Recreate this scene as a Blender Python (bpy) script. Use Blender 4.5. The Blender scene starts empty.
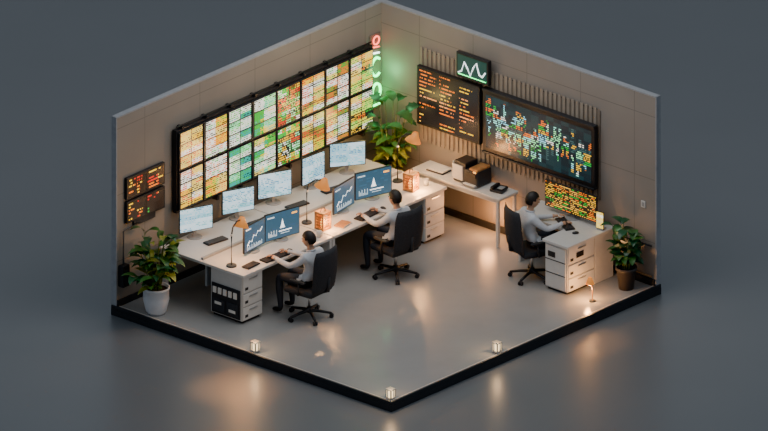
import bpy, bmesh, math, random
from mathutils import Vector, Matrix
random.seed(7)
S = bpy.context.scene
PI = math.pi

# ------------------------------------------------------------------ materials
def base_mat(name):
    m = bpy.data.materials.new(name); m.use_nodes = True
    nt = m.node_tree
    return m, nt, nt.nodes['Principled BSDF']

def mat(name, col, rough=0.5, metal=0.0, var=0.08, scale=12, bump=0.0, emit=None, es=0.0):
    m, nt, p = base_mat(name)
    n = nt.nodes.new('ShaderNodeTexNoise'); n.inputs['Scale'].default_value = scale
    n.inputs['Detail'].default_value = 3
    tc = nt.nodes.new('ShaderNodeTexCoord')
    nt.links.new(tc.outputs['Object'], n.inputs['Vector'])
    r = nt.nodes.new('ShaderNodeValToRGB')
    r.color_ramp.elements[0].position = 0.3; r.color_ramp.elements[1].position = 0.7
    r.color_ramp.elements[0].color = [c*(1-var) for c in col]+[1]
    r.color_ramp.elements[1].color = [min(1, c*(1+var)) for c in col]+[1]
    nt.links.new(n.outputs['Fac'], r.inputs['Fac'])
    nt.links.new(r.outputs['Color'], p.inputs['Base Color'])
    p.inputs['Roughness'].default_value = rough
    p.inputs['Metallic'].default_value = metal
    if bump:
        b = nt.nodes.new('ShaderNodeBump'); b.inputs['Strength'].default_value = bump
        b.inputs['Distance'].default_value = 0.01
        nt.links.new(n.outputs['Fac'], b.inputs['Height']); nt.links.new(b.outputs['Normal'], p.inputs['Normal'])
    if emit:
        p.inputs['Emission Color'].default_value = list(emit)+[1]
        p.inputs['Emission Strength'].default_value = es
    return m

def Mth(nt, op, a, b=None):
    n = nt.nodes.new('ShaderNodeMath'); n.operation = op
    for i, v in enumerate((a, b)):
        if v is None: continue
        if isinstance(v, (int, float)): n.inputs[i].default_value = v
        else: nt.links.new(v, n.inputs[i])
    return n.outputs[0]

def cells(nt, u, v, seed):
    c = nt.nodes.new('ShaderNodeCombineXYZ')
    nt.links.new(Mth(nt, 'FLOOR', u), c.inputs[0]); nt.links.new(Mth(nt, 'FLOOR', v), c.inputs[1])
    c.inputs[2].default_value = seed
    w = nt.nodes.new('ShaderNodeTexWhiteNoise'); w.noise_dimensions = '3D'
    nt.links.new(c.outputs[0], w.inputs['Vector'])
    return w.outputs['Value']

def ramp(nt, fac, cols):
    r = nt.nodes.new('ShaderNodeValToRGB'); cr = r.color_ramp; cr.interpolation = 'CONSTANT'
    while len(cr.elements) < len(cols): cr.elements.new(0.5)
    for i, c in enumerate(cols):
        cr.elements[i].position = i/len(cols)
    for i, c in enumerate(cols):
        cr.elements[i].color = list(c)+[1]
    nt.links.new(fac, r.inputs['Fac'])
    return r.outputs['Color']

def screen_mat(name, cols, rows, bgs, pal, dens=0.6, es=1.5, seed=1.0, block=(3, 6), bars=False, gap=(0.25, 0.8), lines=0, bgblock=None, grid=None):
    m, nt, p = base_mat(name)
    tc = nt.nodes.new('ShaderNodeTexCoord'); sp = nt.nodes.new('ShaderNodeSeparateXYZ')
    nt.links.new(tc.outputs['UV'], sp.inputs[0]); u, v = sp.outputs[0], sp.outputs[1]
    uc, vr = Mth(nt, 'MULTIPLY', u, cols), Mth(nt, 'MULTIPLY', v, rows)
    n1 = cells(nt, uc, vr, seed)
    fr = Mth(nt, 'FRACT', vr)
    mask = Mth(nt, 'MULTIPLY', Mth(nt, 'LESS_THAN', n1, dens),
               Mth(nt, 'MULTIPLY', Mth(nt, 'GREATER_THAN', fr, gap[0]), Mth(nt, 'LESS_THAN', fr, gap[1])))
    if lines:
        ul = Mth(nt, 'MULTIPLY', u, lines)
        ln = cells(nt, ul, vr, seed+5)
        fu = Mth(nt, 'FRACT', ul)
        ok = Mth(nt, 'MULTIPLY', Mth(nt, 'LESS_THAN', fu, Mth(nt, 'SUBTRACT', Mth(nt, 'MULTIPLY', ln, 1.15), .2)), Mth(nt, 'GREATER_THAN', fu, .07))
        mask = Mth(nt, 'MULTIPLY', mask, ok)
    if bars:
        one = Mth(nt, 'MULTIPLY', v, 0.0)
        c1 = cells(nt, Mth(nt, 'MULTIPLY', u, cols/2), one, seed+3); c2 = cells(nt, Mth(nt, 'MULTIPLY', u, cols/2), one, seed+9)
        fv = Mth(nt, 'FRACT', v)
        lo = Mth(nt, 'GREATER_THAN', fv, Mth(nt, 'MULTIPLY', c1, 0.55))
        hi = Mth(nt, 'LESS_THAN', fv, Mth(nt, 'ADD', 0.50, Mth(nt, 'MULTIPLY', c2, 0.45)))
        mask = Mth(nt, 'MULTIPLY', mask, Mth(nt, 'MULTIPLY', lo, hi))
    bu, bv = Mth(nt, 'MULTIPLY', u, block[0]), Mth(nt, 'MULTIPLY', v, block[1])
    bb = bgblock or block
    col = ramp(nt, cells(nt, bu, bv, seed+20), pal)
    bg = ramp(nt, cells(nt, Mth(nt, 'MULTIPLY', u, bb[0]), Mth(nt, 'MULTIPLY', v, bb[1]), seed+40), bgs)
    mx = nt.nodes.new('ShaderNodeMix'); mx.data_type = 'RGBA'
    nt.links.new(mask, mx.inputs[0]); nt.links.new(bg, mx.inputs[6]); nt.links.new(col, mx.inputs[7])
    out = mx.outputs[2]
    if grid:
        g = Mth(nt, 'MAXIMUM', Mth(nt, 'LESS_THAN', Mth(nt, 'FRACT', Mth(nt, 'MULTIPLY', u, grid[0])), .07),
                Mth(nt, 'LESS_THAN', Mth(nt, 'FRACT', Mth(nt, 'MULTIPLY', v, grid[1])), .10))
        m2 = nt.nodes.new('ShaderNodeMix'); m2.data_type = 'RGBA'
        nt.links.new(g, m2.inputs[0]); nt.links.new(out, m2.inputs[6]); m2.inputs[7].default_value = (.02, .025, .02, 1)
        out = m2.outputs[2]
    nt.links.new(out, p.inputs['Emission Color'])
    p.inputs['Emission Strength'].default_value = es
    p.inputs['Base Color'].default_value = (0.01, 0.01, 0.012, 1)
    p.inputs['Roughness'].default_value = 0.25
    return m

def panel_mat(name, col, seamw, seamh, horiz, rough=0.6):
    m, nt, p = base_mat(name)
    tc = nt.nodes.new('ShaderNodeTexCoord'); sp = nt.nodes.new('ShaderNodeSeparateXYZ')
    nt.links.new(tc.outputs['Object'], sp.inputs[0])
    def seam(s, w, off=0.0, t=0.012):
        f = Mth(nt, 'FRACT', Mth(nt, 'ADD', Mth(nt, 'DIVIDE', s, w), off))
        return Mth(nt, 'LESS_THAN', f, t/w)
    a = seam(sp.outputs[horiz], seamw, 50.3); b = seam(sp.outputs[2], seamh, 0.33)
    k = Mth(nt, 'MAXIMUM', a, b)
    n = nt.nodes.new('ShaderNodeTexNoise'); n.inputs['Scale'].default_value = 1.3
    nt.links.new(tc.outputs['Object'], n.inputs['Vector'])
    r = nt.nodes.new('ShaderNodeValToRGB')
    r.color_ramp.elements[0].position = .3; r.color_ramp.elements[1].position = .7
    r.color_ramp.elements[0].color = [c*.93 for c in col]+[1]; r.color_ramp.elements[1].color = [c*1.05 for c in col]+[1]
    nt.links.new(n.outputs['Fac'], r.inputs['Fac'])
    mx = nt.nodes.new('ShaderNodeMix'); mx.data_type = 'RGBA'
    nt.links.new(k, mx.inputs[0]); nt.links.new(r.outputs['Color'], mx.inputs[6])
    mx.inputs[7].default_value = [c*.68 for c in col]+[1]
    nt.links.new(mx.outputs[2], p.inputs['Base Color'])
    p.inputs['Roughness'].default_value = rough
    return m

M_floor = mat('floor_paint', (.31, .31, .305), .25, 0, .04, 2)
M_ground = mat('ground_grey', (.145, .152, .160), .34, 0, .03, .5)
M_rim = mat('rim_dark', (.022, .024, .028), .45)
M_rimtrim = mat('rim_trim', (.5, .46, .42), .4)
M_wallL = panel_mat('wall_panels_left', (.26, .235, .205), 1.15, 1.0, 1)
M_wallR = panel_mat('wall_panels_right', (.27, .24, .215), 1.0, .95, 0)
M_cap = mat('wall_cap', (.30, .31, .33), .5)
M_black = mat('black_plastic', (.02, .02, .023), .4)
M_dark = mat('dark_metal', (.045, .048, .055), .4, .4)
M_fabric = mat('chair_fabric', (.028, .03, .036), .8, 0, .2, 60, .3)
M_white = mat('white_laminate', (.60, .59, .57), .36, 0, .03)
M_offw = mat('drawer_white', (.48, .475, .46), .45, 0, .03)
M_grey = mat('grey_plastic', (.30, .31, .32), .4)
M_steel = mat('brushed_steel', (.6, .6, .6), .3, .9)
M_wood = mat('warm_wood', (.33, .16, .06), .5, 0, .25, 20)
M_slat = mat('slat_wood', (.29, .245, .20), .6, 0, .12, 8)
M_slatb = mat('slat_backing', (.19, .155, .125), .7, 0, .12, 8)
M_pot = mat('white_ceramic', (.66, .67, .70), .3, 0, .03)
M_potd = mat('dark_pot', (.07, .06, .055), .5)
M_soil = mat('soil', (.05, .03, .02), .9, 0, .3, 40)
M_leaf = mat('leaf_green', (.045, .13, .03), .4, 0, .45, 9)
M_leaf2 = mat('leaf_lime', (.24, .26, .035), .42, 0, .4, 9)
M_leaf3 = mat('leaf_dark', (.02, .085, .035), .3, 0, .35, 9)
M_stem = mat('stem', (.10, .13, .03), .6)
M_shirt = mat('white_shirt', (.56, .58, .62), .8, 0, .06, 30)
M_trous = mat('dark_trousers', (.03, .034, .045), .8)
M_skin = mat('skin', (.50, .29, .19), .5, 0, .05)
M_hair = mat('dark_hair', (.018, .014, .012), .55, 0, .3, 60)
M_shoe = mat('shoe', (.02, .018, .018), .4)
M_eye = mat('eye', (.02, .02, .02), .2)
M_lip = mat('lip', (.40, .16, .12), .5)
M_shade = mat('lamp_shade', (.50, .20, .05), .45, 0, .05, 12, 0, (1, .34, .06), .7)
M_bulb = mat('bulb', (1, .8, .5), .5, 0, 0, 12, 0, (1, .62, .25), 40)
M_glow = mat('lantern_glow', (1, .6, .3), .5, 0, 0, 12, 0, (1, .38, .07), 3.5)
M_rimbulb = mat('rim_light_glow', (1, .9, .7), .5, 0, 0, 12, 0, (1, .72, .36), 3.0)
M_neonG = mat('neon_green', (0, 1, .3), .5, 0, 0, 12, 0, (.05, 1, .22), 9)
M_neonR = mat('neon_red', (1, .2, .1), .5, 0, 0, 12, 0, (1, .12, .08), 6)
M_neonW = mat('neon_white', (1, 1, 1), .5, 0, 0, 12, 0, (.8, 1, .9), 6)
M_line = mat('graph_line_white', (1, 1, 1), .5, 0, 0, 12, 0, (.85, .95, 1), 2.0)
M_bluel = mat('graph_line_blue', (1, 1, 1), .5, 0, 0, 12, 0, (.25, .6, .8), 1.0)
M_orangeE = mat('orange_mark', (1, .5, .1), .5, 0, 0, 12, 0, (1, .45, .08), 2.0)
M_paper = mat('paper', (.68, .66, .62), .7, 0, .03)
M_key = mat('keycaps', (.05, .052, .06), .5)

W = (1, .96, .82); Y = (1, .55, .015); O = (1, .20, .004); R = (.75, .015, .004); G = (.01, .42, .03); T = (.01, .36, .28)
D = (.012, .02, .014); C = (1, .72, .16); LG = (.32, .9, .42)
VE = 2.0
VW = [
 screen_mat('feed_amber', 26, 18, [C, W, Y, W], [R, O, D, D, Y], .66, VE, 1, (3, 9), bgblock=(2, 6), grid=(2, 3)),
 screen_mat('feed_cream', 24, 18, [W, C, W, Y], [O, R, D, G, O], .66, VE, 2, (3, 9), bgblock=(2, 4), grid=(1, 4)),
 screen_mat('feed_mint', 26, 18, [W, LG, W, W, T], [G, T, D, G], .66, VE, 3, (3, 9), bgblock=(2, 6), grid=(2, 3)),
 screen_mat('feed_green', 24, 18, [W, LG, W, C, G], [G, Y, D, T], .66, VE, 4, (3, 9), bgblock=(2, 6), grid=(1, 3)),
 screen_mat('feed_dark_mix', 24, 16, [D, D, (.02, .10, .02), (.12, .04, .01), G], [G, R, Y, LG, O, W], .75, VE*1.1, 5, (5, 8), bgblock=(2, 5), grid=(2, 4)),
 screen_mat('feed_gold', 24, 18, [C, Y, W, (.25, .2, .02)], [O, R, D, G], .66, VE, 6, (3, 9), bgblock=(2, 6), grid=(2, 4)),
 screen_mat('feed_pale', 24, 18, [W, C, Y, W, (.3, .2, .03)], [O, D, G, R], .66, VE, 7, (3, 9), bgblock=(2, 6), grid=(2, 3)),
 screen_mat('feed_yellow_green', 26, 18, [C, (.6, .85, .1), D, Y, W], [G, O, D, Y], .66, VE, 8, (3, 9), bgblock=(2, 6), grid=(2, 4))]
SC_info = screen_mat('status_orange', 66, 15, [(.010, .008, .008)], [O, (1, .35, .1), Y, O], .75, 2.2, 9, (2, 15), gap=(.35, .68), lines=3)
SC_chart = screen_mat('market_chart', 84, 26, [(.008, .022, .026), (.01, .03, .035), (.008, .016, .02)], [W, (.35, .9, .75), Y, G, (.04, .1, .1), LG, O, (.3, .75, .9)], .7, 1.9, 10, (14, 13), True, (.2, .75))
SC_mix = screen_mat('panel_mixed', 14, 12, [(.02, .012, .008)], [O, G, R, Y], .6, 2.2, 12, (3, 6), gap=(.3, .75), lines=2)
SC_amber = screen_mat('terminal_amber', 44, 14, [(.03, .02, .01)], [O, Y, (1, .5, .06), G], .6, 2.0, 13, (6, 14), gap=(.3, .75))
SC_white = screen_mat('document_white', 24, 14, [(.62, .88, 1), (.72, .92, 1), (.42, .72, .85)], [(.05, .28, .45), (.1, .45, .45), (.9, .97, 1)], .45, 1.7, 14, (2, 6))
SC_blue = screen_mat('desktop_blue', 10, 9, [(.04, .125, .20), (.045, .14, .22)], [(.05, .17, .28), (.045, .14, .25)], .3, 1.2, 15, (1, 1))
SC_tab = screen_mat('tablet_page', 6, 12, [W, C], [(.6, .5, .4), Y], .4, 2.0, 16, (1, 6))

# ------------------------------------------------------------------ builder
class B:
    def __init__(s, name):
        s.name = name; s.bm = bmesh.new(); s.uv = s.bm.loops.layers.uv.new('UVMap'); s.mats = []
    def mi(s, m):
        if m not in s.mats: s.mats.append(m)
        return s.mats.index(m)
    def _tag(s, verts, m, smooth=False):
        i = s.mi(m)
        fs = set(f for v in verts for f in v.link_faces)
        for f in fs: f.material_index = i; f.smooth = smooth
        return fs
    def box(s, c, d, m, rot=None, bev=0.0, seg=2):
        mt = Matrix.Translation(c)
        if rot: mt = mt @ rot
        mt = mt @ Matrix.Diagonal((d[0], d[1], d[2], 1))
        r = bmesh.ops.create_cube(s.bm, size=1, matrix=mt); vs = r['verts']
        s._tag(vs, m)
        if bev:
            es = list(set(e for v in vs for e in v.link_edges))
            bmesh.ops.bevel(s.bm, geom=es, offset=bev, segments=seg, affect='EDGES', profile=.5, material=-1)
    def b6(s, x0, x1, y0, y1, z0, z1, m, bev=0):
        s.box(((x0+x1)/2, (y0+y1)/2, (z0+z1)/2), (abs(x1-x0), abs(y1-y0), abs(z1-z0)), m, None, bev)
    def cyl(s, p0, p1, r0, r1, m, seg=16, smooth=True):
        p0, p1 = Vector(p0), Vector(p1); d = p1-p0
        q = d.to_track_quat('Z', 'Y').to_matrix().to_4x4()
        mt = Matrix.Translation((p0+p1)/2) @ q
        r = bmesh.ops.create_cone(s.bm, cap_ends=True, segments=seg, radius1=r0, radius2=max(r1, 1e-4), depth=d.length, matrix=mt)
        fs = s._tag(r['verts'], m)
        for f in fs: f.smooth = smooth and len(f.verts) == 4
    def sph(s, c, rad, m, rot=None, u=16, v=10):
        if isinstance(rad, (int, float)): rad = (rad,)*3
        mt = Matrix.Translation(c)
        if rot: mt = mt @ rot
        mt = mt @ Matrix.Diagonal((*rad, 1))
        r = bmesh.ops.create_uvsphere(s.bm, u_segments=u, v_segments=v, radius=1, matrix=mt)
        s._tag(r['verts'], m, True); return r['verts']
    def lathe(s, prof, c, m, seg=24, mtx=None):
        c = Vector(c); rings = []
        for r, z in prof:
            ring = []
            for k in range(seg):
                a = 2*PI*k/seg; p = Vector((r*math.cos(a), r*math.sin(a), z))
                if mtx: p = mtx @ p
                ring.append(s.bm.verts.new(c+p))
            rings.append(ring)
        i = s.mi(m)
        for a, b in zip(rings, rings[1:]):
            for k in range(seg):
                f = s.bm.faces.new((a[k], a[(k+1) % seg], b[(k+1) % seg], b[k])); f.material_index = i; f.smooth = True
    def tube(s, pts, r, m, seg=8, closed=False):
        pts = [Vector(p) for p in pts]; rings = []; n = len(pts)
        for i, p in enumerate(pts):
            if closed: d = pts[(i+1) % n]-pts[i-1]
            else: d = pts[min(i+1, n-1)]-pts[max(i-1, 0)]
            q = d.to_track_quat('Z', 'Y').to_matrix()
            rr = r[i] if isinstance(r, (list, tuple)) else r
            rings.append([s.bm.verts.new(p+q @ Vector((rr*math.cos(2*PI*k/seg), rr*math.sin(2*PI*k/seg), 0))) for k in range(seg)])
        mi = s.mi(m)
        def best(a, b):
            o = min(range(seg), key=lambda o: (a[0].co-b[o].co).length)
            return [b[(k+o) % seg] for k in range(seg)]
        for i in range(n if closed else n-1):
            a = rings[i]; b = best(a, rings[(i+1) % n])
            if not closed: rings[(i+1) % n] = b
            for k in range(seg):
                try:
                    f = s.bm.faces.new((a[k], a[(k+1) % seg], b[(k+1) % seg], b[k])); f.material_index = mi; f.smooth = True
                except ValueError: pass
        if not closed:
            for rg in (rings[0], rings[-1]):
                try: f = s.bm.faces.new(rg); f.material_index = mi
                except ValueError: pass
    def quad(s, ps, m, uo=(0, 0), us=(1, 1)):
        vs = [s.bm.verts.new(p) for p in ps]; f = s.bm.faces.new(vs); f.material_index = s.mi(m)
        for l, (a, b) in zip(f.loops, ((0, 0), (1, 0), (1, 1), (0, 1))):
            l[s.uv].uv = (uo[0]+a*us[0]*.9999, uo[1]+b*us[1]*.9999)
    def leaf(s, base, yaw, pitch, L, Wd, m, droop=1.2, n=6, notch=0.0, fold=.25):
        pos = Vector(base); mi = s.mi(m); prev = None
        side = Vector((-math.sin(yaw), math.cos(yaw), 0))
        for i in range(n+1):
            t = i/n
            w = Wd*.5*math.sin(PI*min(1, max(0, t))**.75)+.002
            if notch and i % 2 and 0 < i < n: w *= 1-notch
            ang = pitch-droop*t
            up = Vector((-math.cos(yaw)*math.sin(ang), -math.sin(yaw)*math.sin(ang), math.cos(ang)))
            row = [s.bm.verts.new(pos+side*w+up*w*fold), s.bm.verts.new(pos), s.bm.verts.new(pos-side*w+up*w*fold)]
            if prev:
                for k in range(2):
                    f = s.bm.faces.new((prev[k], prev[k+1], row[k+1], row[k])); f.material_index = mi; f.smooth = True
            prev = row
            pos = pos+Vector((math.cos(yaw)*math.cos(ang), math.sin(yaw)*math.cos(ang), math.sin(ang)))*L/n
    def add(s, me, fm):
        n0 = len(s.bm.faces); s.bm.from_mesh(me); s.bm.faces.ensure_lookup_table()
        for f in s.bm.faces[n0:]:
            f.material_index = s.mi(fm(f.calc_center_median())); f.smooth = True
        bpy.data.meshes.remove(me)
    def done(s, loc=(0, 0, 0), rz=0.0, clamp=None, parent=None):
        if clamp:
            mt = Matrix.Translation(loc) @ Matrix.Rotation(rz, 4, 'Z'); inv = mt.inverted()
            for v in s.bm.verts:
                w = mt @ v.co
                w.x = min(max(w.x, clamp[0]), clamp[1]); w.y = min(max(w.y, clamp[2]), clamp[3]); v.co = inv @ w
        me = bpy.data.meshes.new(s.name); s.bm.to_mesh(me); s.bm.free()
        for m in s.mats: me.materials.append(m)
        o = bpy.data.objects.new(s.name, me); S.collection.objects.link(o)
        o.location = loc; o.rotation_euler = (0, 0, rz)
        if parent: o.parent = parent
        return o

def light(name, kind, loc, energy, col, size=.1, parent=None, target=None, spot=None):
    l = bpy.data.lights.new(name, kind); l.energy = energy; l.color = col
    if kind == 'AREA': l.size = size
    else: l.shadow_soft_size = size
    if spot: l.spot_size = spot; l.spot_blend = 1.0
    o = bpy.data.objects.new(name, l); S.collection.objects.link(o); o.location = loc
    if target is not None:
        o.rotation_euler = (Vector(target)-Vector(loc)).to_track_quat('-Z', 'Y').to_euler()
    if parent: o.parent = parent
    return o

def skin(verts, edges, radii, sub=1):
    me = bpy.data.meshes.new('tmp'); me.from_pydata(verts, edges, []); me.update()
    o = bpy.data.objects.new('tmp', me); S.collection.objects.link(o)
    md = o.modifiers.new('s', 'SKIN'); md.use_smooth_shade = True
    for i, r in enumerate(radii):
        sv = me.skin_vertices[0].data[i]; sv.radius = r if isinstance(r, tuple) else (r, r)
        sv.use_root = (i == 0)
    ss = o.modifiers.new('u', 'SUBSURF'); ss.levels = sub; ss.render_levels = sub
    dg = bpy.context.evaluated_depsgraph_get(); dg.update()
    out = bpy.data.meshes.new_from_object(o.evaluated_get(dg))
    out.materials.clear()
    bpy.data.objects.remove(o); bpy.data.meshes.remove(me)
    return out

# ------------------------------------------------------------------ room shell
RX, RY, H = 5.1, 5.52, 2.84
PE = .035
b = B('ground'); b.b6(-40, 40, -40, 40, -.23, -.13, M_ground); b.done()
b = B('floor'); b.b6(0, RX, -RY, 0, -.03, 0, M_floor); b.done()
b = B('floor_plinth'); b.b6(-.08, RX+PE, -RY-PE, .08, -.13, -.031, M_rim)
b.b6(RX+.004, RX+PE, -RY-PE, .08, -.031, .02, M_rim, .005); b.b6(-.08, RX+.004, -RY-PE, -RY-.004, -.031, .02, M_rim, .005); b.done()
b = B('trim_1'); b.b6(RX-.03, RX, -RY, 0, .001, .012, M_rimtrim); b.b6(0, RX-.03, -RY, -RY+.03, .001, .012, M_rimtrim); b.done()
b = B('wall_left'); b.b6(-.08, 0, -RY, .08, 0, H, M_wallL); b.done()
b = B('wall_right'); b.b6(0.001, RX, 0, .08, 0, H, M_wallR); b.done()
b = B('trim_2'); b.b6(-.085, .005, -RY-.005, .085, H, H+.02, M_cap); b.b6(-.085, .004, -RY-.02, -RY, 0, H+.02, M_cap); b.done()
b = B('trim_3'); b.b6(.006, RX+.005, -.005, .085, H, H+.02, M_cap); b.b6(RX, RX+.02, -.004, .085, 0, H+.02, M_cap); b.done()
b = B('baseboard_left'); b.b6(.001, .025, -RY, 0, .001, .10, M_dark, .004); b.done()
b = B('baseboard_right'); b.b6(.026, RX, -.025, -.001, .001, .10, M_dark, .004); b.done()

# ------------------------------------------------------------------ left wall things
b = B('video_wall_display')
y0, y1, z0, z1 = -4.37, -.31, 1.10, 2.29
b.b6(.02, .10, y0-.02, y1+.02, z0-.03, z1+.03, M_black, .008)
pw = (y1-y0)/8; ph = (z1-z0)/2
for i in range(8):
    for j in range(2):
        a, c = y0+i*pw, z0+j*ph
        b.b6(.10, .13, a+.008, a+pw-.008, c+.008, c+ph-.008, M_dark, .004)
        g = .022
        b.quad([(.132, a+g, c+g), (.132, a+pw-g, c+g), (.132, a+pw-g, c+ph-g), (.132, a+g, c+ph-g)], VW[i], (j*3+i, j*5))
    b.b6(.02, .12, y0+i*pw+.08, y0+i*pw+.12, z1+.03, z1+.07, M_dark)
    b.b6(.0, .12, y0+i*pw+.3, y0+i*pw+.34, z0-.08, z0-.03, M_dark)
b.tube([(.09, y0, z1+.08), (.09, y1, z1+.08)], .012, M_dark)
b.done()

b = B('neon_sign')
b.b6(.001, .02, -.265, -.04, 1.28, 2.42, M_slatb, .004)
def ring(c, r, m, a0=0, a1=360, rr=.011, sz=1.0):
    pts = [(.04, c[0]+r*math.cos(math.radians(a0+(a1-a0)*k/20)), c[1]+sz*r*math.sin(math.radians(a0+(a1-a0)*k/20))) for k in range(21)]
    if abs(a1-a0) >= 360: b.tube(pts[:-1], rr, m, 6, True)
    else: b.tube(pts, rr, m, 6)
ring((-.15, 2.33), .06, M_neonR); b.tube([(.04, -.21, 2.24), (.04, -.09, 2.22)], .01, M_neonR, 6)
b.tube([(.04, -.21, 2.15), (.04, -.09, 2.13)], .012, M_neonW, 6)
ring((-.15, 1.93), .10, M_neonG, 50, 310, .018, 1.35)
ring((-.15, 1.56), .085, M_neonG, 0, 360, .018, 1.35)
b.tube([(.04, -.22, 1.36), (.04, -.08, 1.36)], .014, M_neonG, 6)
b.done()

b = B('wall_control_panel')
for (a, c) in ((1.57, 1.90), (1.21, 1.54)):
    b.b6(.001, .05, -5.37, -4.57, a, c, M_black, .008)
    b.quad([(.052, -5.34, a+.03), (.052, -5.0, a+.03), (.052, -5.0, c-.03), (.052, -5.34, c-.03)], SC_mix, (a > 1.5, 2), (1, .5))
    b.quad([(.052, -4.96, a+.03), (.052, -4.60, a+.03), (.052, -4.60, c-.03), (.052, -4.96, c-.03)], SC_mix, (4+(a > 1.5), 5), (.5, .5))
b.b6(.001, .03, -5.2, -4.75, 1.12, 1.21, M_dark)
b.done()
b = B('cable_junction_box'); b.b6(.001, .10, -5.50, -5.36, .30, .62, M_black, .01); b.b6(.10, .11, -5.48, -5.40, .36, .55, M_dark)
b.tube([(.04, -5.43, .62), (.04, -5.43, 1.12), (.04, -5.1, 1.15)], .012, M_black)
b.done()

# ------------------------------------------------------------------ right wall things
b = B('slat_cladding')
b.b6(.74, 4.08, -.02, -.001, 1.02, 2.36, M_slatb)
k = .74
while k < 4.06:
    b.b6(k, k+.05, -.034, -.02, .99, 2.40, M_slat, .004); k += .083
b.done()
def wall_screen(name, x0, x1, z0, z1, m, y=-.048, th=.07, bez=.03, uo=(0, 0), us=(1, 1)):
    b = B(name)
    b.b6(x0, x1, y-th, y, z0, z1, M_black, .01)
    yy = y-th-.002
    b.quad([(x0+bez, yy, z0+bez), (x1-bez, yy, z0+bez), (x1-bez, yy, z1-bez), (x0+bez, yy, z1-bez)], m, uo, us)
    return b
b = wall_screen('status_board', .76, 1.93, 1.27, 2.15, SC_info)
b.done()
b = wall_screen('trading_display', 1.99, 4.07, 1.22, 2.13, SC_chart, us=(1, 1), bez=.06)
b.b6(1.99, 4.07, -.14, -.048, 2.13, 2.16, M_dark, .005); b.b6(1.99, 4.07, -.14, -.048, 1.19, 1.22, M_dark, .005); b.done()
M_gd = mat('graph_dark_green', (.01, .03, .03), .3, 0, .1, 5, 0, (.01, .06, .05), 1)
b = wall_screen('line_graph_screen', 1.54, 2.14, 2.23, 2.60, M_gd, y=-.10)
b.tube([(1.59+.50*t/9, -.178, z) for t, z in enumerate((2.30, 2.33, 2.48, 2.40, 2.30, 2.44, 2.52, 2.36, 2.34, 2.42))], .011, M_line, 6)
b.tube([(1.59, -.176, 2.28), (2.10, -.176, 2.28)], .004, M_neonG, 5)
b.b6(1.75, 1.95, -.10, -.001, 2.41, 2.5, M_dark)
b.done()
b = B('power_outlet'); b.b6(4.84, 4.92, -.015, -.001, 1.13, 1.23, M_white, .004); b.b6(4.86, 4.90, -.018, -.014, 1.15, 1.21, M_grey); b.done()
b = B('cable_conduit')
b.tube([(4.47, -.03, .16), (4.47, -.03, .5), (4.55, -.03, .6), (5.05, -.03, .6)], .012, M_black)
b.tube([(4.55, -.03, .14), (5.05, -.03, .14)], .015, M_wood)
b.done()

# ------------------------------------------------------------------ furniture
def pedestal(b, x0, x1, y0, y1, z1, face):
    b.b6(x0, x1, y0, y1, .04, z1, M_offw, .008)
    b.b6(x0+.03, x1-.03, y0+.03, y1-.03, .001, .04, M_black)
    hs = [.04, .25, .45, z1-.0]
    for a, c in zip(hs, hs[1:]):
        b.b6(x1, x1+.015, y0+.015, y1-.015, a+.012, c-.012, M_white, .004)
        m = (y0+y1)/2; b.b6(x1+.015, x1+.03, m-.08, m+.08, c-.06, c-.045, M_steel)
        b.b6(x1+.015, x1+.018, y0+.05, y0+.11, a+.05, a+.09, M_black)

TZ = .75
def bench(name, ya, yb, lend, rend):
    b = B(name)
    b.b6(.20, 1.76, ya+.002, yb-.002, TZ-.04, TZ, M_white, .006)
    b.b6(.93, .97, ya+.05, yb-.05, TZ, TZ+.035, M_grey, .004)
    b.b6(.96, 1.0, ya+.1, yb-.1, .35, TZ-.04, M_grey)
    for yy, kind in ((ya, lend), (yb, rend)):
        s = 1 if yy == ya else -1
        if kind == 'ped':
            p0, p1 = sorted((yy+s*.02, yy+s*.44))
            pedestal(b, 1.14, 1.72, p0, p1, TZ-.04, '+x')
            b.b6(.24, .30, yy+s*.02, yy+s*.08, 0, TZ-.04, M_white)
        else:
            p0, p1 = sorted((yy+s*.004, yy+s*.05))
            b.b6(1.60, 1.74, p0, p1, 0, TZ-.04, M_white, .004)
            b.b6(.24, .34, p0, p1, 0, TZ-.04, M_white, .004)
            b.b6(.34, 1.60, p0, p1, .58, TZ-.04, M_white)
    return b
b = bench('workstation_desk', -4.86, -2.98, 'ped', 'leg')
b.b6(1.17, 1.69, -4.858, -4.838, .06, .50, M_black, .005)
for (xa, xb, za, zb) in ((1.20, 1.42, .10, .28), (1.46, 1.66, .10, .28)):
    b.b6(xa, xb, -4.868, -4.856, za, zb, M_dark, .004)
for i in range(5):
    b.b6(1.20+i*.095, 1.26+i*.095, -4.870, -4.856, .36, .45, M_paper)
b.b6(1.24, 1.36, -4.875, -4.864, .20, .24, M_paper); b.b6(1.5, 1.62, -4.875, -4.864, .14, .18, M_paper)
b.done()
bench('workstation_desk', -2.97, -.60, 'leg', 'ped').done()

SZ = .75
b = B('side_table')
b.b6(.95, 2.60, -.46, -.05, SZ-.04, SZ, M_white, .006)
for x in (1.0, 2.55):
    for y in (-.43, -.085): b.b6(x-.022, x+.022, y-.022, y+.022, 0, SZ-.04, M_white, .003)
b.b6(1.02, 2.53, -.10, -.08, .64, SZ-.04, M_white); b.b6(1.02, 2.53, -.44, -.42, .66, SZ-.04, M_white)
b.done()

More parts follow.
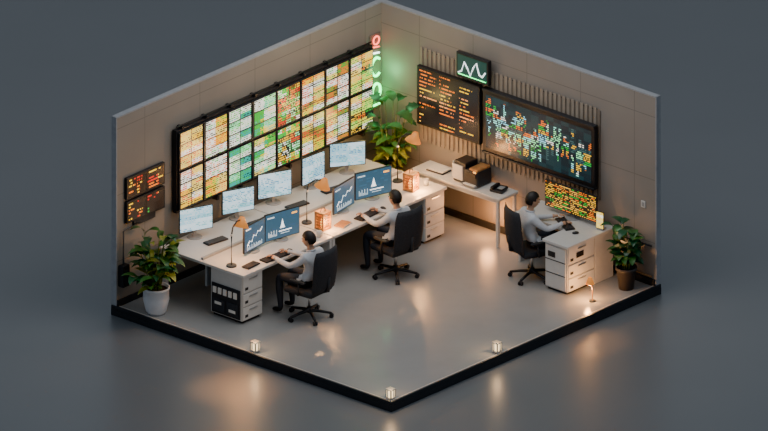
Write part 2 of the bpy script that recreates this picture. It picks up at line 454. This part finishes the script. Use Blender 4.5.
b = B('corner_desk')
b.b6(3.05, 4.45, -.64, -.08, TZ-.04, TZ, M_white, .005)
b.b6(3.97, 4.45, -1.10, -.63, TZ-.04, TZ-.0005, M_white, .005)
pedestal(b, 4.0, 4.41, -1.07, -.50, TZ-.04, '+x')
b.b6(4.02, 4.39, -1.085, -1.07, .06, .68, M_white, .004)
for z in (.27, .47): b.b6(4.02, 4.39, -1.09, -1.084, z, z+.012, M_dark)
b.b6(4.07, 4.2, -1.092, -1.084, .52, .60, M_black); b.b6(4.43, 4.432, -.9, -.75, .52, .60, M_black)
b.b6(3.08, 3.12, -.60, -.12, 0, TZ-.04, M_white, .004); b.b6(4.38, 4.42, -.5, -.12, 0, TZ-.04, M_white, .004)
b.done()

def monitor(name, loc, ang, w, h, zc, m, uo=(0, 0), us=(1, 1), extra=None):
    b = B(name)
    zc -= loc[2]
    b.box((0, 0, zc), (.028, w, h), M_black, None, .006)
    b.box((-.02, 0, zc), (.02, w*.6, h*.6), M_dark, None, .006)
    g = .012
    b.quad([(.0155, -w/2+g, zc-h/2+g), (.0155, w/2-g, zc-h/2+g), (.0155, w/2-g, zc+h/2-g), (.0155, -w/2+g, zc+h/2-g)], m, uo, us)
    b.box((-.04, 0, zc/2), (.025, .05, zc), M_grey, None, .004)
    b.cyl((-.03, 0, 0), (-.03, 0, .012), .11, .105, M_grey, 24)
    if extra: extra(b, w, h, zc)
    return b.done(loc, ang)

def bars(b, x, ya, za, n, m, step=.022, hmax=.09):
    for i in range(n):
        hh = hmax*(.25+.75*abs(math.sin(i*1.7+1)))
        b.b6(x-.001, x+.001, ya+i*step, ya+i*step+.012, za, za+hh, m)
def ex_peak(b, w, h, zc):
    x = .018
    vs = [b.bm.verts.new(p) for p in ((x, -.045, zc-.05), (x, .045, zc-.05), (x, .03, zc-.02), (x, .0, zc+.09), (x, -.03, zc-.02))]
    f = b.bm.faces.new(vs); f.material_index = b.mi(M_line)
    bars(b, x, -.24, zc-.15, 7, M_bluel)
    b.b6(x-.001, x+.001, -.06, .16, zc-.10, zc-.085, M_line); b.b6(x-.001, x+.001, -.03, .12, zc-.135, zc-.125, M_bluel)
    b.b6(x-.001, x+.001, -w/2+.04, -w/2+.16, zc+.13, zc+.15, M_bluel)
    b.b6(x-.001, x+.001, w/2-.14, w/2-.05, zc+.12, zc+.145, M_orangeE)
def ex_line(b, w, h, zc):
    x = .018
    b.tube([(x, -w*.35+w*.7*t/7, zc+z) for t, z in enumerate((-.10, -.04, -.07, .02, -.01, .05, .03, .08))], .006, M_line, 5)
    bars(b, x, -.18, zc-.17, 14, M_bluel, .026, .07)
    b.b6(x-.001, x+.001, -w/2+.04, -w/2+.16, zc+.13, zc+.15, M_bluel)

r = math.radians
for k, (x, y, a, w, h) in enumerate(((.36, -4.28, -22, .52, .36), (.36, -3.40, -22, .50, .36), (.36, -2.64, -24, .52, .38), (.38, -1.86, -4, .44, .42), (.40, -1.16, -34, .52, .36))):
    monitor('computer_monitor', (x, y, TZ), r(a), w, h, 1.04, SC_white, (k, k*2))
monitor('computer_monitor', (1.28, -4.10, TZ), r(6), .50, .40, .99, SC_blue, (7, 1), extra=ex_line)
monitor('computer_monitor', (1.30, -3.54, TZ), r(-12), .60, .41, .99, SC_blue, (8, 2), extra=ex_peak)
monitor('computer_monitor', (1.27, -2.22, TZ), r(8), .52, .41, .99, SC_blue, (9, 3), extra=ex_line)
monitor('computer_monitor', (1.27, -1.60, TZ), r(-17), .60, .41, .99, SC_blue, (6, 3), extra=ex_peak)
monitor('widescreen_monitor', (3.80, -.30, TZ), r(-90), .96, .40, 1.02, SC_amber)
b = B('tablet'); b.box((0, 0, .15), (.012, .13, .26), M_black, None, .004)
b.quad([(.008, -.055, .03), (.008, .055, .03), (.008, .055, .27), (.008, -.055, .27)], SC_tab); b.box((-.04, 0, .01), (.1, .1, .02), M_grey, None, .004)
b.done((4.37, -.34, TZ), r(-80))

def keyboard(loc, ang, w=.42, d=.14, name='keyboard'):
    b = B(name)
    b.box((0, 0, .012), (d, w, .02), M_black, None, .005)
    nr, nc = 4, 14
    for i in range(nr):
        for j in range(nc):
            b.box((-d/2+.022+i*(d-.04)/(nr-1), -w/2+.024+j*(w-.048)/(nc-1), .026), (.022, .022, .008), M_key)
    return b.done(loc, ang)
def mouse(loc, ang):
    b = B('computer_mouse'); b.sph((0, 0, .012), (.05, .03, .022), M_black)
    for v in b.bm.verts: v.co.z = max(v.co.z, 0)
    b.box((-.02, 0, .033), (.02, .004, .004), M_grey); b.done(loc, ang)
TT = TZ+.001
keyboard((1.65, -4.08, TT), r(-4), .46, .15); keyboard((1.62, -2.10, TT), r(4), .46, .15); keyboard((3.88, -.52, TT), r(62), .44)
mouse((1.65, -3.76, TT), 0); mouse((1.62, -1.78, TT), 0); mouse((4.20, -.66, TT), r(60))
keyboard((1.60, -4.52, TT), r(3), .26, .13)
for y in (-4.2, -3.28, -2.5, -1.75, -1.02): keyboard((.66, y, TT), r(-8), .36, .13)

def lamp(loc, ang, hgt=.62, reach=.24, energy=28):
    b = B('desk_lamp')
    b.cyl((0, 0, 0), (0, 0, .02), .075, .07, M_dark, 24)
    b.tube([(0, 0, .02), (0, 0, hgt*.75), (.03, 0, hgt*.92), (reach*.5, 0, hgt*1.02), (reach, 0, hgt)], .011, M_black)
    b.sph((0, 0, hgt*.75), .019, M_steel, None, 10, 6)
    tilt = Matrix.Rotation(r(18), 3, 'Y')
    b.lathe([(.018, .06), (.035, .055), (.055, .01), (.115, -.085), (.11, -.085), (.05, .008), (.02, .04)], (reach, 0, hgt-.02), M_shade, 24, tilt)
    b.sph((reach-.012, 0, hgt-.06), .032, M_bulb, None, 12, 8)
    o = b.done(loc, ang)
    light('lamp_light', 'POINT', (reach-.035, 0, hgt-.15), energy, (1, .5, .18), .04, o)
    return o
lamp((1.40, -4.70, TT), r(95)); lamp((1.16, -2.86, TT), r(40), .64); lamp((1.12, -.92, TT), r(45), .70, energy=34)

def lantern(loc, ang, e=11):
    b = B('wooden_lantern')
    w = .07
    b.box((0, 0, .015), (2*w+.03, 2*w+.03, .03), M_wood, None, .004)
    for sx in (-1, 1):
        for sy in (-1, 1): b.box((sx*w, sy*w, .13), (.028, .028, .22), M_wood, None, .003)
    b.box((0, 0, .25), (2*w+.03, 2*w+.03, .025), M_wood, None, .004)
    b.lathe([(.0, .03), (.032, .03), (.036, .10), (.02, .16), (0, .17)], (0, 0, 0), M_glow, 16)
    b.tube([(0, -.05, .26), (0, -.03, .31), (0, .03, .31), (0, .05, .26)], .006, M_dark)
    for q in (.07, .11, .15, .19): b.box((w, 0, q), (.008, 2*w, .014), M_wood); b.box((0, -w, q), (2*w, .008, .014), M_wood); b.box((0, w, q), (2*w, .008, .014), M_wood)
    b.box((-w, 0, .13), (.006, 2*w, .2), M_wood)
    o = b.done(loc, ang)
    light('lantern_light', 'POINT', (.14, 0, .12), e, (1, .48, .16), .04, o)
lantern((1.46, -2.86, TT), 0); lantern((1.46, -1.02, TT), r(10), 20)

def mug(loc, m=M_white):
    b = B('coffee_mug')
    b.lathe([(0, .004), (.032, 0), (.038, .09), (.034, .09), (.03, .015), (0, .015)], (0, 0, 0), m, 16)
    b.tube([(.036, 0, .07), (.06, 0, .06), (.06, 0, .035), (.035, 0, .025)], .006, m, 6); b.done(loc)
mug((1.62, -3.12, TT)); mug((.80, -1.4, TT), M_dark); mug((1.5, -.75, TT))
b = B('paper_stack'); [b.box((0, 0, .003+.005*i), (.2, .28, .004), M_paper, Matrix.Rotation(.08*i, 4, 'Z')) for i in range(4)]; b.done((.70, -2.88, TT), .3)
b = B('notebook'); b.box((0, 0, .012), (.16, .22, .022), M_wood, None, .003); b.box((.004, 0, .013), (.156, .21, .016), M_paper); b.done((1.58, -2.58, TT), .2)
b = B('desk_telephone'); b.box((0, 0, .035), (.18, .2, .04), M_black, Matrix.Rotation(.15, 4, 'Y'), .01); b.box((0, -.06, .07), (.2, .05, .03), M_black, None, .012); b.box((0, .04, .06), (.1, .08, .006), M_grey); b.done((2.40, -.24, SZ), r(-80))
b = B('paper_tray'); b.box((0, 0, .01), (.3, .2, .015), M_dark, None, .004); b.box((0, 0, .03), (.27, .18, .02), M_paper); b.done((1.30, -.26, SZ+.003), .05)

b = B('office_printer')
b.box((0, 0, .125), (.46, .30, .23), M_dark, None, .02)
b.box((-.10, -.02, .27), (.22, .26, .10), M_black, None, .015)
b.box((.14, 0, .25), (.16, .27, .035), M_wood, None, .01)
b.box((-.242, 0, .16), (.02, .26, .26), M_white, None, .008)
b.box((-.13, -.158, .16), (.19, .02, .22), M_white, None, .006)
b.box((.12, -.158, .18), (.17, .016, .06), M_black)
b.box((.10, -.175, .03), (.24, .06, .012), M_grey); b.box((.10, -.17, .04), (.20, .05, .008), M_paper)
b.box((.18, -.155, .235), (.05, .01, .02), M_orangeE)
b.done((1.90, -.235, SZ), 0)

# ------------------------------------------------------------------ chairs
def chair(loc, ang):
    b = B('office_chair')
    for k in range(5):
        a = 2*PI*k/5+.3; c, s_ = math.cos(a), math.sin(a)
        b.tube([(c*.03, s_*.03, .11), (c*.16, s_*.16, .095), (c*.31, s_*.31, .07)], [.026, .022, .017], M_black, 8)
        n = Vector((-s_, c, 0))
        p = Vector((c*.31, s_*.31, .032))
        for q in (-.018, .018): b.cyl(p+n*(q-.010), p+n*(q+.010), .031, .031, M_black, 12)
        b.cyl((p.x, p.y, .04), (p.x, p.y, .075), .01, .01, M_dark, 8)
    b.cyl((0, 0, .08), (0, 0, .16), .04, .035, M_black, 16); b.cyl((0, 0, .16), (0, 0, .40), .02, .02, M_steel, 12)
    b.box((0, 0, .395), (.2, .26, .035), M_black, None, .01)
    b.box((0, .02, .44), (.50, .50, .085), M_fabric, None, .035, 3)
    b.box((0, -.28, .46), (.07, .12, .03), M_black, Matrix.Rotation(-.4, 4, 'X'), .008)
    b.tube([(0, -.2, .42), (0, -.33, .48), (0, -.345, .70)], .025, M_black)
    nx, nz = 10, 9; grid = {}
    for side in (0, 1):
        for i in range(nx+1):
            for j in range(nz+1):
                u = i/nx*2-1; t = j/nz
                wv = .250+.02*math.sin(PI*t)-.03*max(0, t-.8)*5*.6
                if t > .9: wv *= .96
                x = u*wv; z = .47+.64*t
                y = -.305-.09*t*t*.6+.05*u*u+.02*math.cos(t*PI*2)*.5
                edge = max(abs(u), abs(t*2-1))
                th = .032*(1-edge**6)+.006
                grid[side, i, j] = b.bm.verts.new((x, y+(th if side else -th), z))
    mi = b.mi(M_fabric)
    def F(*v):
        f = b.bm.faces.new(v); f.material_index = mi; f.smooth = True
    for i in range(nx):
        for j in range(nz):
            F(grid[0, i, j], grid[0, i+1, j], grid[0, i+1, j+1], grid[0, i, j+1])
            F(grid[1, i, j], grid[1, i, j+1], grid[1, i+1, j+1], grid[1, i+1, j])
    for i in range(nx):
        F(grid[0, i, 0], grid[1, i, 0], grid[1, i+1, 0], grid[0, i+1, 0]); F(grid[0, i, nz], grid[0, i+1, nz], grid[1, i+1, nz], grid[1, i, nz])
    for j in range(nz):
        F(grid[0, 0, j], grid[0, 0, j+1], grid[1, 0, j+1], grid[1, 0, j]); F(grid[0, nx, j], grid[1, nx, j], grid[1, nx, j+1], grid[0, nx, j+1])
    for s_ in (-1, 1):
        b.tube([(s_*.2, -.02, .41), (s_*.285, -.02, .43), (s_*.29, -.04, .62)], .016, M_black)
        b.box((s_*.29, -.02, .635), (.06, .26, .03), M_black, None, .012)
    return b.done(loc, ang)

# ------------------------------------------------------------------ people
def person(loc, ang, reach=.0, headtilt=-.18, headyaw=0.0):
    b = B('seated_person')
    V = []; E = []; Rr = []
    def v(p, r_, par=None):
        V.append(p); Rr.append(r_)
        if par is not None: E.append((par, len(V)-1))
        return len(V)-1
    pel = v((0, -.03, .585), (.135, .11))
    wa = v((0, -.06, .70), (.125, .10), pel)
    ch = v((0, -.065, .83), (.155, .11), wa)
    uc = v((0, -.055, .935), (.13, .085), ch)
    nb = v((0, -.045, 1.005), (.058, .055), uc)
    nk = v((0, -.025, 1.06), (.050, .05), nb)
    v((0, -.015, 1.10), (.048, .048), nk)
    hands = []
    for s_ in (-1, 1):
        sh = v((s_*.170, -.05, .955), (.068, .066), uc)
        ua = v((s_*.21, .02, .875), (.056, .054), sh)
        el = v((s_*.225, .13+reach*.4, .795), (.046, .044), ua)
        fa = v((s_*.19, .27+reach*.7, .800), (.041, .039), el)
        wr = v((s_*.145, .39+reach, .812), (.027, .022), fa)
        v((s_*.135, .445+reach, .808), (.036, .017), wr)
        hands.append((s_, Vector((s_*.135, .46+reach, .808))))
        hp = v((s_*.09, .03, .565), (.095, .09), pel)
        th = v((s_*.115, .22, .56), (.082, .078), hp)
        kn = v((s_*.13, .42, .545), (.062, .064), th)
        cf = v((s_*.13, .42, .36), (.055, .058), kn)
        an = v((s_*.13, .40, .11), (.036, .040), cf)
        he = v((s_*.13, .40, .05), (.040, .040), an)
        v((s_*.135, .54, .035), (.038, .026), he)
    wy = .375+reach
    def fm(c):
        if c.z > 1.03: return M_skin
        if c.y > wy and c.z > .75: return M_skin
        if c.z < .085: return M_shoe
        if c.z < .60 or (c.y > .075 and c.z < .71): return M_trous
        return M_shirt
    b.add(skin(V, E, Rr, 2), fm)
    for s_, p in hands:
        for k, L in enumerate((.066, .076, .072, .056)):
            q = p+Vector((s_*(-.027+.018*k), .008, 0))
            pts = [q, q+Vector((0, L*.42, .010)), q+Vector((s_*.001*k, L*.75, -.004)), q+Vector((s_*.002*k, L*.95, -.022))]
            b.add(skin([tuple(x) for x in pts], [(0, 1), (1, 2), (2, 3)], [.0085, .008, .0075, .006], 1), lambda c: M_skin)
        q = p+Vector((-s_*.024, -.03, -.002))
        pts = [q, q+Vector((-s_*.022, .022, -.004)), q+Vector((-s_*.028, .048, -.016))]
        b.add(skin([tuple(x) for x in pts], [(0, 1), (1, 2)], [.010, .009, .007], 1), lambda c: M_skin)
        b.cyl((s_*.152, .365+reach, .809), (s_*.147, .385+reach, .811), .032, .031, M_shirt, 14)
    b.tube([(.062*math.cos(a), -.036+.058*math.sin(a), 1.02-.012*math.sin(a)) for a in [2*PI*k/16 for k in range(16)]], .013, M_shirt, 6, True)
    hm = Matrix.Translation((0, .002, 1.165)) @ Matrix.Rotation(headyaw, 4, 'Z') @ Matrix.Rotation(headtilt, 4, 'X')
    def T(verts, fn=None):
        for w in verts:
            if fn: w.co = fn(w.co)
            w.co = hm @ w.co
    def face(c):
        x, y, z = c
        if z < 0: k = 1-.32*(-z/.118)**1.3; x *= k; y = y*(1-.12*(-z/.118)) + .012*(-z/.118)
        if y > .06 and -.02 < z < .05: y -= .004*(1-abs(x)/.08)
        return Vector((x, y, z))
    T(b.sph((0, 0, 0), (.076, .096, .118), M_skin, None, 24, 18), face)
    T(b.sph((0, .100, -.018), (.012, .018, .016), M_skin, None, 10, 8)); T(b.sph((0, .094, .005), (.008, .012, .026), M_skin, None, 10, 8))
    for s_ in (-1, 1):
        T(b.sph((s_*.030, .082, .010), (.013, .010, .008), M_paper, None, 10, 8)); T(b.sph((s_*.030, .0895, .010), (.006, .005, .006), M_eye, None, 8, 6))
        T(b.sph((s_*.031, .087, .030), (.018, .007, .004), M_hair, None, 8, 6))
        T(b.sph((s_*.077, -.004, -.002), (.010, .018, .028), M_skin, None, 10, 8))
    T(b.sph((0, .088, -.052), (.022, .008, .007), M_lip, None, 10, 6))
    hv = b.sph((0, -.008, .014), (.088, .103, .120), M_hair, None, 28, 20)
    kill = [w for w in hv if (w.co.y > .035 and w.co.z < .062) or w.co.z < -.070 or (w.co.y > -.02 and w.co.z < .0)]
    bmesh.ops.delete(b.bm, geom=kill, context='VERTS')
    T([w for w in hv if w.is_valid])
    return b.done(loc, ang)

chair((2.24, -4.02, 0), r(90+4)); person((2.235, -4.02, .005), r(90+3), .10, -.25, .2)
chair((2.16, -2.13, 0), r(90-6)); person((2.155, -2.13, .005), r(90-2), .07, -.22)
chair((3.62, -.92, 0), r(-24)); person((3.625, -.915, .005), r(-26), .0, -.22)

# ------------------------------------------------------------------ plants
def potpart(b, pot, rp, hp):
    if pot == 'round': prof = [(0, 0), (rp*.62, 0), (rp*.78, hp*.1), (rp, hp*.55), (rp*.97, hp*.9), (rp*1.03, hp*.92), (rp*1.03, hp), (rp*.92, hp), (rp*.9, hp*.88), (0, hp*.88)]
    else: prof = [(0, 0), (rp*.72, 0), (rp*.95, hp*.85), (rp*1.04, hp*.86), (rp*1.04, hp), (rp*.93, hp), (rp*.9, hp*.9), (0, hp*.9)]
    b.lathe(prof, (0, 0, 0), M_pot if pot == 'round' else M_potd, 28)
    b.cyl((0, 0, hp*.86), (0, 0, hp*.9), rp*.88, rp*.88, M_soil, 20)
def foliage(b, rp, hp, nst, hgt, spread, L, Wd, lm, notch=0, per=4, seed=1, n=6, lo=.45):
    random.seed(seed)
    for i in range(nst):
        a = 2*PI*i/nst+random.uniform(-.3, .3); hh = hgt*random.uniform(lo, 1.0); sp = spread*random.uniform(.25, 1)*(1.25-hh/hgt*.6)
        p0 = Vector((math.cos(a)*rp*.3, math.sin(a)*rp*.3, hp*.88)); pts = []
        for t in (0, .35, .7, 1):
            pts.append(p0+Vector((math.cos(a)*sp*t**1.6, math.sin(a)*sp*t**1.6, (hh-hp)*t)))
        b.tube(pts, [.010, .008, .006, .004], M_stem, 6)
        for j in range(per):
            t = 1-j/per*.65; q = p0+Vector((math.cos(a)*sp*t**1.6, math.sin(a)*sp*t**1.6, (hh-hp)*t))
            ya = a+random.uniform(-1.3, 1.3)+(j % 2)*PI*.35*random.choice((-1, 1)); sc = random.uniform(.75, 1.1)
            b.leaf(q, ya, random.uniform(.2, 1.0), L*sc, Wd*sc, random.choice(lm), random.uniform(.9, 1.7), n, notch)
b = B('potted_peace_lily'); potpart(b, 'round', .185, .40)
foliage(b, .185, .40, 20, 1.26, .36, .28, .125, [M_leaf, M_leaf, M_leaf2, M_leaf3], 0, 5, 3)
b.done((.55, -5.32, 0), 0, (.12, 5, -5.95, -4.87))
b = B('potted_monstera'); potpart(b, 'cone', .19, .36)
foliage(b, .17, .34, 11, 1.60, .38, .33, .23, [M_leaf3, M_leaf], .25, 2, 5, 10, .8)
foliage(b, .17, .34, 20, 1.24, .30, .20, .085, [M_leaf2, M_leaf2, M_leaf], 0, 6, 9, 6, .65)
b.done((.48, -.34, 0), 0, (.15, .93, -1.0, -.13))
b = B('potted_rubber_plant'); potpart(b, 'cone', .145, .33)
foliage(b, .145, .33, 16, 1.0, .20, .22, .125, [M_leaf3, M_leaf, M_leaf3], 0, 4, 12)
b.done((4.84, -.32, 0), 0, (4.47, 5.3, -.8, -.04))

# ------------------------------------------------------------------ small floor lights
def rimlight(loc, e=6):
    b = B('floor_uplight')
    b.b6(-.05, .05, -.05, .05, 0, .02, M_steel, .004)
    for sx in (-1, 1):
        for sy in (-1, 1): b.box((sx*.042, sy*.042, .075), (.014, .014, .12), M_steel)
    b.lathe([(0, .02), (.034, .02), (.036, .11), (.028, .12), (0, .12)], (0, 0, 0), M_rimbulb, 16)
    b.b6(-.054, .054, -.054, .054, .132, .146, M_steel, .003)
    o = b.done(loc)
    light('uplight_glow', 'POINT', (.02, -.02, .24), e, (1, .62, .3), .03, o)
rimlight((2.50, -5.44, .013)); rimlight((5.02, -5.44, .013)); rimlight((5.02, -3.22, .013))
b = B('floor_lamp')
b.cyl((0, 0, 0), (0, 0, .015), .05, .045, M_dark, 16)
b.tube([(0, 0, .015), (0, 0, .20), (-.02, -.02, .27)], .009, M_wood)
b.lathe([(.012, .10), (.03, .09), (.06, 0), (.055, 0), (.02, .07)], (-.03, -.02, .26), M_shade, 16)
b.sph((-.03, -.02, .27), .036, M_bulb, None, 10, 8)
o = b.done((4.80, -.98, 0.001)); light('floor_lamp_light', 'POINT', (-.06, -.03, .18), 18, (1, .45, .14), .03, o)

# ------------------------------------------------------------------ lights
light('softbox_overhead', 'AREA', (3.4, -3.2, 6.5), 230, (1, .97, .93), 4.5, target=(2.4, -2.6, 0))
light('corner_warm', 'POINT', (2.2, -.25, .30), 20, (1, .42, .14), .1)
light('desk_underglow', 'POINT', (4.75, -.35, .85), 3, (1, .5, .2), .1)
light('corner_warm_fill', 'POINT', (.50, -.85, 1.35), 7, (1, .75, .25), .1)
light('neon_glow', 'POINT', (.24, -.14, 1.9), 5, (.2, 1, .35), .1)
light('wall_wash', 'AREA', (1.4, -1.8, 3.8), 28, (1, .78, .5), 1.5, target=(0, -1.2, 2.4))
light('floor_warm_spot', 'SPOT', (3.2, -2.9, 3.5), 100, (1, .52, .25), .3, target=(3.0, -2.9, 0), spot=r(42))  # added spot without a fixture, put in for the warm patch on the floor
light('ground_glow', 'SPOT', (2.75, -6.35, 1.6), 230, (1, .40, .12), .1, target=(2.95, -6.4, -.13), spot=r(50))  # unseen spot added outside the room to make a warm pool on the ground
light('ground_glow_side', 'SPOT', (5.6, -1.75, 1.2), 60, (1, .42, .13), .1, target=(5.6, -1.75, -.13), spot=r(50))  # second unseen spot, added for the warm pool beyond the right edge

w = bpy.data.worlds.new('studio_world'); S.world = w; w.use_nodes = True
bg = w.node_tree.nodes['Background']; bg.inputs[0].default_value = (.72, .83, .95, 1); bg.inputs[1].default_value = .50
try:
    S.view_settings.view_transform = 'AgX'; S.view_settings.look = 'AgX - Punchy'
except Exception as e: print(e)
S.view_settings.exposure = .35

# ------------------------------------------------------------------ camera (long-lens isometric view)
cam = bpy.data.cameras.new('camera'); cam.type = 'ORTHO'; cam.ortho_scale = 768/72
co = bpy.data.objects.new('camera', cam); S.collection.objects.link(co)
fw = Vector((-.6652*.9205, .7466*.9205, -.3907))
co.location = Vector((.61, -.63, 0))-fw*26
co.rotation_euler = fw.to_track_quat('-Z', 'Y').to_euler()
cam.clip_end = 200
S.camera = co
